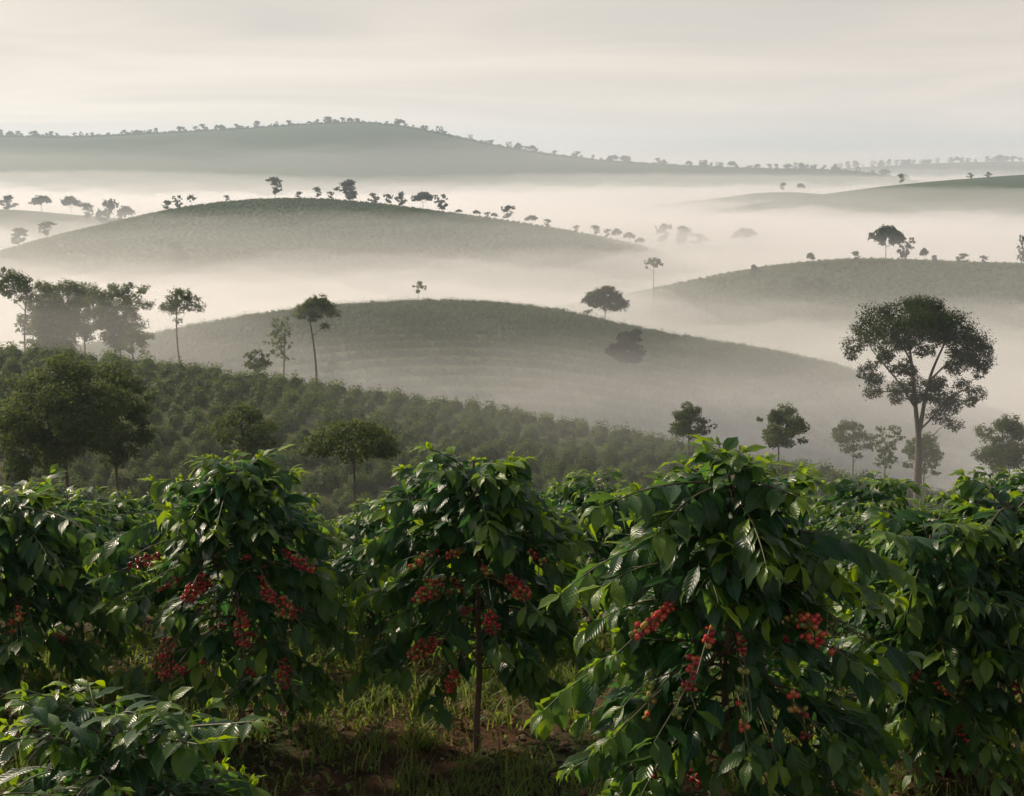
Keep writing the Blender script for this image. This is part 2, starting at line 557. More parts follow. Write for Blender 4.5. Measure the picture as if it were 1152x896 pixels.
def foliage_clumps(mb, clumps, leaf, per, r, flat=0.65, center=None):
    for c, rad in clumps:
        c = np.asarray(c, float)
        nt_ = int(np.clip(per * 3.0 * (rad / leaf) ** 2, 3, 130))
        d = nrm(r.normal(size=(nt_, 3)))
        d[:, 2] = d[:, 2] * 0.8 + 0.15
        tw = c + d * np.array([rad, rad, rad * flat]) * (r.uniform(0.3, 1.0, (nt_, 1)) ** 0.5)
        out_ = d if center is None else nrm(d + 0.4 * nrm(c - center))
        k = 9
        L = np.repeat(tw, k, 0) + r.normal(size=(nt_ * k, 3)) * rad * 0.15
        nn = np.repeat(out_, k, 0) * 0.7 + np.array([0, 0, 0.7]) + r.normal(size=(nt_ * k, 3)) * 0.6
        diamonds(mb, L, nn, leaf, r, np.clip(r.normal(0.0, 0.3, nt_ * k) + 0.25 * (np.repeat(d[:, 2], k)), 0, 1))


def limbs(mb, stems, clumps, r, thick, k=5):
    """Stems are given polylines; every clump hangs on a limb that leaves the nearest fitting point of a stem."""
    pts = []
    for P, r0, r1 in stems:
        P = np.asarray(P, float)
        tt = np.linspace(0, 1, len(P))
        ft = np.linspace(0, 1, max(12, len(P) * 3))
        Q = np.stack([np.interp(ft, tt, P[:, i]) for i in range(3)], 1)
        for _ in range(2):
            Q[1:-1] = (Q[:-2] + 2 * Q[1:-1] + Q[2:]) / 4
        rr = np.interp(ft, [0, 1], [r0, r1])
        rr = rr * (1 + 0.5 * np.exp(-ft * 18)) if P is stems[0][0] or stems[0][0] is P else rr
        tube(mb, Q, rr, k + 2)
        pts += [(Q[i], rr[i]) for i in range(len(Q) // 3, len(Q))]
    PP = np.array([p for p, _ in pts])
    for c, rad in sorted(clumps, key=lambda q: np.min(np.linalg.norm(PP - q[0], axis=1))):
        c = np.asarray(c, float)
        d = c - PP
        cost = np.linalg.norm(d, axis=1) + 1.4 * np.maximum(0.5 * np.linalg.norm(d[:, :2], axis=1) - d[:, 2], 0)
        j = int(np.argmin(cost))
        s = PP[j]
        v = c - s
        mid1 = s + v * 0.35 + np.array([0, 0, -0.05 * np.linalg.norm(v)])
        mid2 = s + v * 0.7 + np.array([0, 0, 0.08 * np.linalg.norm(v)])
        Q = bez(s, mid1, mid2, c, 8)
        Q[1:-1] += r.normal(size=(6, 3)) * 0.03 * np.linalg.norm(v)
        ra = min(pts[j][1] * 0.75, thick * (0.35 + 0.65 * rad / max(q[1] for q in clumps)))
        tube(mb, Q, np.linspace(ra, ra * 0.3, 8), k)
        new = [(Q[i], ra * (1 - 0.09 * i)) for i in range(3, 7)]
        pts += new
        PP = np.concatenate([PP, [q for q, _ in new]])
        for _ in range(3):                                             # twigs inside the clump
            e = c + nrm(r.normal(size=3) + np.array([0, 0, 0.4])) * rad * 0.8
            tube(mb, np.linspace(Q[5], e, 4) + r.normal(size=(4, 3)) * 0.02 * rad, np.linspace(ra * 0.35, ra * 0.12, 4), 3)


def tree_meshes(seed, kind, H, Wd, leaf=0.3, per=120, nc=16, c0=0.4, mt=None):
    """Trunk and crown of a tree of height H and crown width Wd standing at the origin."""
    r = np.random.default_rng(seed)
    Rr = Wd / 2
    ch = H * (1 - c0)
    q0 = (Rr * Rr * ch / 2) ** (1 / 3)
    cl = []
    if kind == 'umbrella':
        for i in range(nc):
            a, q = i * 2.4 + r.uniform(0, 0.5), math.sqrt((i + 0.5) / nc)
            rad = Rr * r.uniform(0.27, 0.40)
            cl.append((np.array([math.cos(a) * q * Rr * 0.8, math.sin(a) * q * Rr * 0.8, H - rad * 0.6 - ch * (0.45 * q ** 2 + r.uniform(0, 0.15))]), rad))
        for i in range(nc // 3):
            a, q = r.uniform(0, 6.28), r.uniform(0.4, 0.8)
            cl.append((np.array([math.cos(a) * q * Rr, math.sin(a) * q * Rr, H - ch * r.uniform(0.5, 0.95)]), Rr * r.uniform(0.14, 0.24)))
    elif kind == 'round':
        for i in range(nc):
            d = nrm(r.normal(size=3))
            q = r.uniform(0.5, 0.98)
            rad = q0 * r.uniform(0.18, 0.38)
            cl.append((np.array([d[0] * q * (Rr - rad * .4), d[1] * q * (Rr - rad * .4), H - ch / 2 + d[2] * q * (ch / 2 - rad * 0.3) * 1.1]), rad))
        cl.append((np.array([0, 0, H - q0 * 0.36]), q0 * 0.4))
        cl.append((np.array([0.1, 0, H - ch * 0.45]), q0 * 0.42))
    else:                                                            # open: sparse layered crown
        for i in range(nc):
            f = (i + 0.5) / nc
            q = r.uniform(0.25, 0.85) * (0.45 + 0.55 * math.sin(math.pi * min(1, f * 0.85 + 0.2)))
            a = i * 2.4 + r.uniform(-0.5, 0.5)
            rad = q0 * r.uniform(0.2, 0.36)
            cl.append((np.array([math.cos(a) * q * Rr, math.sin(a) * q * Rr, H - ch * f - rad * 0.5]), rad))
    tr_ = MB()
    r0 = 0.0075 * min(H, 24) + 0.005 * Wd
    top = H - ch * (0.45 if kind != 'round' else 0.3)
    lean = r.normal(size=2) * 0.03 * H
    n = 7
    P = np.stack([np.linspace(0, 1, n) ** 1.5 * lean[0] + r.normal(size=n) * 0.006 * H, np.linspace(0, 1, n) ** 1.5 * lean[1] + r.normal(size=n) * 0.006 * H, np.linspace(-0.8, top, n)], 1)
    P[0, :2] = 0
    limbs(tr_, [(P, r0, r0 * 0.45)], cl, r, r0 * 0.5)
    cr_ = MB()
    foliage_clumps(cr_, cl, leaf, per, r, center=np.array([0, 0, H - ch / 2]))
    return tr_.mesh('trunk', M_BARK), cr_.mesh('crown', mt or M_TREE, False)


def place_tree(x, y, z, meshes, label, group=None, scale=(1, 1, 1), rot=0.0, name='tree', cat='tree'):
    t = link(name, None, None, (x, y, z))
    t.empty_display_size = 0.5
    t.rotation_euler = (0, 0, rot)
    tag(t, label, cat, group)
    for nm, me in zip(('trunk', 'crown'), meshes):
        o = link(nm, me, t)
        o.scale = scale
    return t


def stand(xp, yp, D0, D1):
    """The distance at which the ground shows at pixel (xp, yp)."""
    D = np.linspace(D0, D1, 300)
    g = np.array([float(ground(px(xp, yp, d)[0], d)) - px(xp, yp, d)[2] for d in D])
    return float(D[np.argmin(np.abs(g))])


def photo_tree(xp, ytop, wpx, D, kind, label, chpx=40, nc=16, per=1.0, name='tree', leafpx=2.8, seed=None, group=None, base=None, mt=None):
    p = px(xp, ytop, D)
    g = float(ground(p[0], D)) if base is None else base
    Hh = max(p[2] - g, 1.0)
    c0 = max(0.04, 1 - chpx / FPX * D / Hh)
    me = tree_meshes(seed or int(xp * 7 + ytop), kind, Hh, wpx / FPX * D, max(0.16, leafpx * D / FPX), per, nc, c0, mt)
    return place_tree(p[0], D, g, me, label, group, name=name)


def hero_tree():
    D = 145.0
    sc = 3.586
    r = np.random.default_rng(5)
    q = lambda a, b, dy=0.0: px(930 + (370 + (a - 370) * 0.93) / sc, 320 + b / sc, D) + np.array([0, dy, 0])
    b0 = px(1033, 557, D)
    b0[2] = float(ground(b0[0], D))
    C = [(390, 108, 62), (310, 125, 60), (225, 150, 62), (165, 205, 52), (115, 262, 44), (470, 140, 58), (540, 172, 62), (598, 232, 60), (622, 305, 46),
         (345, 180, 52), (430, 200, 46), (265, 215, 46), (500, 235, 48), (150, 425, 36), (235, 398, 38), (300, 415, 38), (285, 468, 30), (575, 352, 44), (605, 440, 38),
         (545, 405, 34), (480, 460, 50), (445, 525, 44), (535, 505, 38), (505, 560, 32), (632, 482, 20), (205, 285, 30), (100, 300, 24), (560, 290, 40), (395, 150, 60),
         (260, 300, 26), (330, 255, 26), (520, 330, 26), (450, 410, 34), (200, 345, 26), (180, 240, 40), (640, 365, 26), (600, 300, 36), (470, 400, 28), (420, 480, 26), (590, 480, 26), (345, 90, 40), (430, 85, 40), (270, 350, 22), (640, 260, 30)]
    for _ in range(28):
        a_, q_ = r.uniform(0, 6.28), math.sqrt(r.uniform(0.1, 1))
        C.append((375 + 235 * q_ * math.cos(a_), 300 + 175 * q_ * math.sin(a_), r.uniform(24, 36)))
    cl = []
    for a, b, rad in C:
        p = q(a, b)
        rr = 1.18 * rad / sc / FPX * D
        w = math.sqrt(max(0.05, 1 - ((a - 370) / 330.0) ** 2)) * 5.0
        dy = r.uniform(-1, 1) * w
        cl.append((p + np.array([0, dy, 0]) - b0, rr))
        if rad > 44:
            cl.append((q(a + r.uniform(-20, 20), b + r.uniform(-10, 25)) + np.array([0, -math.copysign(w * r.uniform(0.3, 0.9), dy), 0]) - b0, rr * 0.85))
    base = np.array([0, 0, -1.0])
    fork = q(370, 610) - b0
    stems = [([base, q(368, 760) - b0, q(372, 680) - b0, fork], 0.46, 0.30),
             ([fork, q(360, 520) - b0, q(350, 400) - b0, q(345, 290) - b0 + [0, 0.8, 0], q(335, 180) - b0 + [0, 1, 0]], 0.28, 0.08),
             ([fork, q(385, 540) - b0, q(405, 420) - b0, q(425, 330) - b0 - [0, 0.8, 0], q(480, 210) - b0 - [0, 1.2, 0]], 0.27, 0.08),
             ([q(357, 500) - b0, q(290, 400) - b0, q(230, 335) - b0, q(165, 260) - b0], 0.12, 0.05),
             ([q(408, 400) - b0, q(460, 350) - b0, q(530, 290) - b0, q(590, 250) - b0], 0.12, 0.05),
             ([q(372, 590) - b0, q(420, 550) - b0, q(480, 480) - b0, q(560, 430) - b0], 0.12, 0.05),
             ([q(352, 436) - b0, q(280, 432) - b0, q(210, 434) - b0, q(150, 432) - b0], 0.09, 0.05),
             ([q(352, 340) - b0, q(310, 260) - b0, q(250, 190) - b0], 0.13, 0.05)]
    tm, cm = MB(), MB()
    limbs(tm, stems, cl, r, 0.10, 6)
    foliage_clumps(cm, cl, 0.25, 1.0, r, 0.85)
    place_tree(b0[0], D, b0[2], (tm.mesh('trunk', M_BARK), cm.mesh('crown', M_DARK, False)),
               'tall broad-crowned tree with bare forked trunk, largest on the right slope')


hero_tree()
#           x, top, width, distance, kind, label
photo_tree(12, 299, 54, 195, 'umbrella', 'slender tree with flat tiered crown at the left edge', 46, 16, 0.7)
photo_tree(58, 316, 78, 200, 'open', 'dense rounded tree, widest of the tree group beyond the left slope', 78, 60, 1.1)
photo_tree(96, 322, 60, 206, 'round', 'tree squeezed between the dense rounded one and the open-crowned one', 72, 24, 1.0)
photo_tree(152, 368, 52, 186, 'round', 'low misty tree at the foot of the open-crowned tree', 34, 16, 0.8)
photo_tree(28, 352, 40, 214, 'round', 'low pale tree in mist under the slender flat-crowned tree', 40, 14, 0.7)
photo_tree(134, 318, 76, 198, 'open', 'open-crowned tree with sky gaps beside the slim tree beyond the left slope', 66, 42, 0.8)
photo_tree(203, 322, 50, 190, 'umbrella', 'slim tree standing alone between the left tree group and the middle hill', 42, 15, 0.7)
photo_tree(357, 330, 50, 178, 'umbrella', 'tall slim tree with dark flat crown before the middle hill', 40, 18, 0.9)
photo_tree(316, 356, 42, 172, 'open', 'thin sparse tree with bare lower branches beside a small bushy tree', 46, 22, 0.35)
photo_tree(290, 391, 38, 163, 'round', 'small bushy tree on the crest of the left slope', 30, 14, 1.0)
photo_tree(471, 315, 21, 312, 'round', 'little round tree alone on top of the middle hill', 17, 10, 1.0)
photo_tree(681, 320, 52, 318, 'umbrella', 'dark flat-topped tree on the shoulder of the middle hill', 34, 20, 1.0, mt=M_DARK)
photo_tree(707, 371, 46, 256, 'round', 'dark bushy tree low on the terraced face of the middle hill', 44, 30, 1.8, mt=M_DEEP)
photo_tree(376, 403, 24, 235, 'round', 'faint pale small tree in mist at the foot of the middle hill', 24, 10, 0.8)
photo_tree(736, 288, 23, 520, 'umbrella', 'pale slender tree rising out of the valley mist', 15, 12, 0.8)
photo_tree(779, 453, 58, 128, 'round', 'grey-green spreading tree behind the large cherry-laden bush', 44, 26, 0.8)
photo_tree(881, 459, 66, 124, 'round', 'dense round-topped tree just left of the tall broad-crowned tree', 50, 32, 1.0)
photo_tree(962, 472, 56, 180, 'round', 'faint misty tree to the left behind the tall trunk', 50, 20, 0.8)
photo_tree(998, 478, 50, 160, 'open', 'thin-stemmed light tree immediately left of the tall trunk', 46, 24, 0.5)
photo_tree(1042, 488, 62, 175, 'round', 'blurred low tree directly behind the tall trunk', 48, 20, 0.8)
photo_tree(1134, 468, 80, 150, 'round', 'misty full-crowned tree at the right edge below the tall tree', 68, 30, 0.9)
photo_tree(66, 400, 160, 82, 'round', 'large dark bushy tree, biggest on the left slope', 128, 60, 0.65, leafpx=4.4)
photo_tree(128, 402, 92, 88, 'round', 'dark leafy tree merging into the right side of the large bushy tree', 122, 44, 0.9, leafpx=4.2)
photo_tree(15, 450, 60, 78, 'open', 'lighter leafy tree at the left edge under the large bushy tree', 90, 40, 0.5, leafpx=4.0)
photo_tree(273, 453, 88, 96, 'round', 'brownish round-crowned tree behind the leftmost tall coffee bush', 66, 32, 0.6, leafpx=3.8)
photo_tree(396, 469, 116, 78, 'umbrella', 'flat-crowned tree with fanning branches between two front coffee bushes', 50, 30, 0.5, leafpx=4.0)
photo_tree(195, 272, 36, stand(195, 304, 480, 860), 'round', 'ghostly round tree on the lower face of the long middle hill', 34, 14, 0.8, leafpx=2.4)

# smaller trees on the further hills: copies of a few built ones
SMALL = [tree_meshes(900 + i, k, 10.0, w, 1.0, 1.5, n, c, M_DARK) for i, (k, w, n, c) in enumerate(
    [('round', 8.5, 14, 0.25), ('umbrella', 10.0, 14, 0.4), ('round', 10.5, 16, 0.12), ('open', 8.5, 20, 0.25), ('umbrella', 8.0, 11, 0.45)])]
SW = [8.5, 10.0, 10.5, 8.5, 8.0]


def far_tree(xp, ytop, ybase, wpx, D, v, label, group=None):
    p, b = px(xp, ytop, D), px(xp, ybase, D)
    g = float(ground(p[0], D))
    if b[2] < g or b[2] - g > 14:
        z = g
    else:
        z = g
    Hh = max(p[2] - z, 2.0)
    s = 1.2 * wpx / FPX * D / SW[v]
    place_tree(p[0], D, z, SMALL[v], label, group, (s, s, 1.08 * Hh / 10.0), random.uniform(0, 6.28))


G3 = 'trees along the crest of the long middle hill'
for a in ((309, 200, 221, 18, 878, 0, 'tall round tree, highest on the crest of the long hill'),
          (393, 204, 226, 30, 878, 2, 'wide dark tree on the crest of the long hill'),
          (476, 217, 234, 22, 878, 1, 'spreading tree right of the wide dark one on the long hill'),
          (497, 220, 237, 15, 878, 3, 'narrow open tree beside the spreading tree on the long hill'),
          (571, 232, 247, 17, 878, 0, 'round tree standing alone down the right of the long hill'),
          (357, 211, 224, 10, 878, 0, 'slim small tree between the tallest and the widest on the long hill')):
    far_tree(*a, group=G3)
for xp, yt, wv in ((336, 216, 9), (372, 216, 9), (421, 218, 12), (437, 219, 12), (451, 217, 13), (536, 237, 8), (548, 239, 8), (556, 240, 7), (598, 243, 13), (616, 247, 10),
                   (648, 254, 8), (670, 254, 11), (683, 258, 9), (694, 258, 11), (708, 262, 12), (720, 268, 10), (255, 220, 7), (516, 236, 7)):
    far_tree(xp, yt, 0, wv, 878, random.choice([0, 2, 1]), 'little tree in the thin scattered row along the crest of the long hill', G3)
for xp, yt, wv, v, l in ((746, 253, 20, 0, 'round tree half drowned in white mist, left of a wider clump'), (768, 256, 26, 2, 'wide tree in the middle of the clump drowned in white mist'),
                         (788, 264, 20, 2, 'low tree at the right end of the clump drowned in white mist'), (838, 258, 24, 1, 'lone flat tree standing out of the white mist sea')):
    far_tree(xp, yt, 0, wv, 955, v, l)
for xp, yt, wv, v, l in ((998, 256, 36, 1, 'dark umbrella-shaped tree on top of the misty right hill'), (1018, 268, 18, 3, 'smaller tree touching the umbrella-shaped tree on the right hill'),
                         (912, 285, 8, 1, 'tiny slim tree at the left of the right hill crest'), (963, 283, 11, 0, 'little round tree left of the umbrella-shaped tree'),
                         (1040, 280, 9, 1, 'slim little tree right of the umbrella-shaped pair'), (1052, 288, 9, 2, 'low shrubby tree on the right hill between two slim ones'),
                         (1082, 286, 15, 2, 'low wide bushy tree on the right part of the right hill crest'), (1107, 288, 10, 0, 'last small round tree on the crest before the right edge'),
                         (1151, 267, 12, 3, 'open tree cut by the right edge of the picture on the hill')):
    far_tree(xp, yt, 0, wv, 558, v, l)
for xp, yt, wv, D, v, l in ((868, 316, 14, 520, 0, 'small dark round tree on the misty face of the right hill'), (905, 312, 20, 525, 2, 'wide low bushy tree on the misty face of the right hill'),
                            (925, 313, 16, 526, 2, 'low bushy tree next to the widest one on the right hill face'), (848, 299, 12, 550, 2, 'low shrubby tree on the left shoulder of the right hill')):
    far_tree(xp, yt, 0, wv * 1.2, stand(xp, yt + 17, 400, 556), v, l)
for xp, yt, wv, D, v, l in ((8, 221, 20, 1190, 2, 'misty dark tree at the left edge on the far left hill'), (46, 221, 20, 1190, 1, 'flat-topped misty tree on the far left hill'),
                            (79, 222, 19, 1190, 1, 'tree on the far left hill between the flat-topped one and the dark clump'), (97, 229, 17, 1150, 0, 'dark round misty tree left in the clump on the far left hill'),
                            (120, 227, 26, 1100, 2, 'darkest and widest tree of the clump on the far left hill'), (141, 233, 17, 1150, 1, 'right-hand tree of the clump on the far left hill'),
                            (188, 226, 12, 900, 0, 'small tree at the left end of the long hill crest'), (200, 221, 11, 895, 3, 'open small tree near the left end of the long hill'),
                            (215, 220, 9, 890, 4, 'slim small tree near the left end of the long hill'),
                            (20, 258, 24, 920, 2, 'pale misty tree low on the left flank of the long hill'), (52, 250, 20, 930, 0, 'pale round misty tree above the low left flank')):
    far_tree(xp, yt, 0, wv, stand(xp, yt + 20, 600, 900) if D in (920, 930) else D, v, l)
for xp, yt, wv, D, v, l in ((1014, 196, 9, 1445, 0, 'little dark tree at the start of the furthest right hill'), (1092, 195, 7, 1440, 2, 'tiny tree on the crest of the furthest right hill'),
                            (1112, 194, 8, 1440, 2, 'tiny rounded tree nearest the right edge on the furthest right hill'),
                            (881, 206, 8, 1595, 0, 'tiny tree poking out of the far mist, left of its pair'), (901, 207, 8, 1595, 1, 'tiny tree poking out of the far mist, right of its pair')):
    far_tree(xp, yt, 0, wv, D, v, l)
for k, n_, x0, x1, lab, grp in (('ridge', 205, -10, 1000, 'small tree on the skyline of the long blue-grey ridge', 'trees on the skyline of the blue-grey ridge'),
                                ('last', 60, 950, 1162, 'small tree on the skyline of the farthest pale ridge', 'trees on the skyline of the farthest ridge')):
    D = HILLS[k][0]
    r = random.Random(3)
    for i in range(n_):
        xp = x0 + (x1 - x0) * (i + r.random()) / n_
        xp += 9 * math.sin(xp / 17.0) + 5 * math.sin(xp / 5.3 + 1)
        x = (xp - 576) / FPX * D * 1.0
        y = D + r.uniform(-40, 40)
        z = float(ground(x, y))
        s = r.choice([0.5, 0.6, 0.7, 0.8, 0.9, 1.0, 1.1, 1.3]) * (1.2 if k == 'ridge' else 1.5)
        w = s * r.uniform(0.9, 1.3)
        place_tree(x, y, z - 2.0 * s, SMALL[r.choice([0, 2, 2, 3, 0, 1])], lab, grp, (w, w, s * 1.1), r.uniform(0, 6.28))

# ------------------------------------------------------------------ coffee: leaves, bushes
LT = np.array([0, .06, .16, .30, .46, .62, .78, .90, 1.0])
LW = np.array([.012, .030, .098, .180, .222, .196, .115, .038, .003])


def leaf_template(curl, fold, wave, seed, nw=5, rows=None):
    r = np.random.default_rng(seed)
    T = LT if rows is None else np.linspace(0, 1, rows)
    Wd = np.interp(T, LT, LW)
    ang = -curl * T ** 1.15
    dx = np.diff(T, prepend=0.0)
    X, Z = np.cumsum(np.cos(ang) * dx), np.cumsum(np.sin(ang) * dx)
    side = r.normal() * 0.05
    s = np.linspace(-1, 1, nw)
    V, UV = [], []
    ph = r.uniform(0, 6)
    for i, t in enumerate(T):
        for q in s:
            lift = fold * abs(q) * Wd[i] - 0.5 * fold * q * q * Wd[i] + wave * abs(q) ** 2 * math.sin(t * 17 + ph + (1.3 if q > 0 else 0)) * Wd[i]
            nx, nz_ = -math.sin(ang[i]), math.cos(ang[i])
            V.append((X[i] + nx * lift, q * Wd[i] * (1 + 0.04 * math.sin(t * 40)) + side * t * t, Z[i] + nz_ * lift))
            UV.append((0.5 + 0.5 * q * Wd[i] / 0.222, t))
    m = len(T)
    F = [(i * nw + j, i * nw + j + 1, (i + 1) * nw + j + 1, (i + 1) * nw + j) for i in range(m - 1) for j in range(nw - 1)]
    return np.array(V), np.array(F), np.array(UV)


TEMPL = [leaf_template(c, f, w, i) for i, (c, f, w) in enumerate([(0.5, .35, .15), (0.9, .3, .2), (1.3, .4, .15), (1.6, .25, .22), (0.25, .5, .12), (1.1, .5, .25)])]
TEMPL_LOW = [leaf_template(c, f, w, i, 3, 5) for i, (c, f, w) in enumerate([(0.5, .35, .1), (0.9, .3, .1), (1.3, .4, .1), (1.6, .25, .1), (0.25, .5, .1), (1.1, .5, .2)])]


class Leaves:
    def __init__(self):
        self.p, self.d, self.n, self.s, self.y = [], [], [], [], []

    def add(self, p, d, n, s, y):
        self.p.append(p), self.d.append(d), self.n.append(n), self.s.append(s), self.y.append(y)

    def build(self, r, templ, keep=None):
        P, D, Nn, Sz, Y = (np.array(a, float) for a in (self.p, self.d, self.n, self.s, self.y))
        if keep is not None:
            k = keep(P + nrm(D) * Sz[:, None] * 0.5)
            P, D, Nn, Sz, Y = P[k], D[k], Nn[k], Sz[k], Y[k]
        X = nrm(D)
        Z = nrm(Nn - (Nn * X).sum(1, keepdims=True) * X)
        Yv = np.cross(Z, X)
        which = r.integers(0, len(templ), len(P))
        m = MB()
        for k, (V, F, UV) in enumerate(templ):
            i = np.where(which == k)[0]
            if not len(i):
                continue
            wv = r.uniform(0.80, 1.10, len(i))
            out_ = (P[i][:, None] + Sz[i][:, None, None] * (V[None, :, 0, None] * X[i][:, None] + (V[None, :, 1] * wv[:, None])[..., None] * Yv[i][:, None] + V[None, :, 2, None] * Z[i][:, None]))
            n = len(V)
            FF = (F[None] + (np.arange(len(i)) * n)[:, None, None]).reshape(-1, 4)
            m.add(out_.reshape(-1, 3), FF, np.tile(UV, (len(i), 1)), tint=np.repeat(r.uniform(0, 1, len(i)), n), young=np.repeat(Y[i], n))
        return m


UP = np.array([0, 0, 1.0])


def dress(lv, Q, r, L, start, young_tip=0.8, step=0.085, thin=1.0):
    """Pairs of leaves along the outer part of a branch and a small fresh shoot at its end."""
    seg = np.linalg.norm(np.diff(Q, axis=0), axis=1)
    s = np.concatenate([[0], np.cumsum(seg)])
    tot = s[-1]
    pos = np.arange(tot * start, tot - 0.01, step * r.uniform(0.85, 1.15))
    for i, a in enumerate(pos):
        if r.random() > thin:
            continue
        p = np.array([np.interp(a, s, Q[:, k]) for k in range(3)])
        b = np.array([np.interp(min(a + 0.03, tot), s, Q[:, k]) for k in range(3)])
        c = np.array([np.interp(max(a - 0.03, 0), s, Q[:, k]) for k in range(3)])
        t = nrm(b - c)
        side = nrm(np.cross(t, UP) + 1e-6)
        f = a / tot
        for sg in (-1, 1):
            d = side * sg * r.uniform(0.55, 1.0) + t * r.uniform(0.35, 0.8) + UP * r.uniform(-0.55, 0.12)
            n = UP + side * sg * 0.3 + r.normal(size=3) * 0.22
            lv.add(p, d, n, L * r.uniform(0.72, 1.15) * (1.0 if f < 0.8 else 0.85), np.clip(0.12 * r.random() + 0.8 * young_tip * max(0, f - 0.6) / 0.4 * r.random() + (0.8 if r.random() < 0.012 else 0), 0, 1))
    t = nrm(Q[-1] - Q[-2])
    e = Q[-1]
    side = nrm(np.cross(t, UP) + 1e-6)
    y = young_tip * r.uniform(0.5, 1.0)
    for sg in (-1, 1):
        lv.add(e, t * 0.9 + side * sg * r.uniform(0.3, 0.7) + UP * r.uniform(0.0, 0.5), UP + r.normal(size=3) * 0.2, L * r.uniform(0.5, 0.85), y * 0.9)
    if r.random() < 0.75:
        for sg in (-1, 1):
            lv.add(e, t * 0.6 + side * sg * 0.18 + UP * r.uniform(0.5, 1.0), side * sg + UP * 0.1, L * r.uniform(0.2, 0.36), y)


def arch(p0, az, length, e0, droop, r, n=11):
    P = [np.array(p0, float)]
    for i in range(n - 1):
        f = i / (n - 1)
        e = e0 - droop * f
        a = az + r.normal() * 0.03
        P.append(P[-1] + length / (n - 1) * np.array([math.cos(e) * math.cos(a), math.cos(e) * math.sin(a), math.sin(e)]))
    return np.array(P)


CS_V, CS_F = cube_sphere(3)


def cherries(center, hx, hz, r, ripe, size, axis):
    """Cherries ringed round the nodes of their branch; hx, hz are half the width and height of the whole string."""
    m = MB()
    if hz > hx * 1.1:
        axis = nrm(axis * np.array([1, 1, 0]) * 0.25 + np.array([0, 0, -1.0]))
    half = max(hx, hz)
    girth = min(hx, hz)
    nn = max(1, int(round(2 * half / (size * 1.9))))
    base = r.uniform(*ripe)
    pts = []
    if nn > 1:
        tube(m, np.linspace(center - axis * half * 0.9, center + axis * half * 0.9, nn + 1), 0.0035, 5, ripe=0.15)
    for i in range(nn):
        f = 0 if nn == 1 else -1 + 2 * i / (nn - 1)
        node = center + axis * half * 0.88 * f + r.normal(size=3) * size * 0.12
        g = max(size * 0.75, girth * r.uniform(0.5, 1.0) * (1 - 0.35 * f * f))
        tone = float(np.clip(base + r.normal() * 0.17, 0, 1))
        want = int(np.clip(3.4 * (g / size) ** 2 + 3, 4, 16))
        k = tries = 0
        while k < want and tries < 400:
            tries += 1
            u = nrm(r.normal(size=3))
            u = nrm(u - axis * (u @ axis) * 0.55)
            p = node + u * g * r.uniform(0.45, 1.0) ** 0.6 - np.array([0, 0, 0.12 * g])
            if all(np.linalg.norm(p - q) > size * 0.78 for q in pts):
                pts.append(p)
                k += 1
                s = size * 0.5 * r.choice([0.62, 0.85, 0.95, 1.0, 1.08])
                V = CS_V * s
                V = V + np.outer(V @ u, u) * 0.2
                m.add(p + V, CS_F, None, ripe=float(np.clip(tone + r.normal() * 0.12 - (r.uniform(0.25, 0.6) if r.random() < 0.13 else 0), 0, 1)))
                tube(m, np.linspace(p, node, 3), 0.0025, 4, ripe=0.12)
    return m


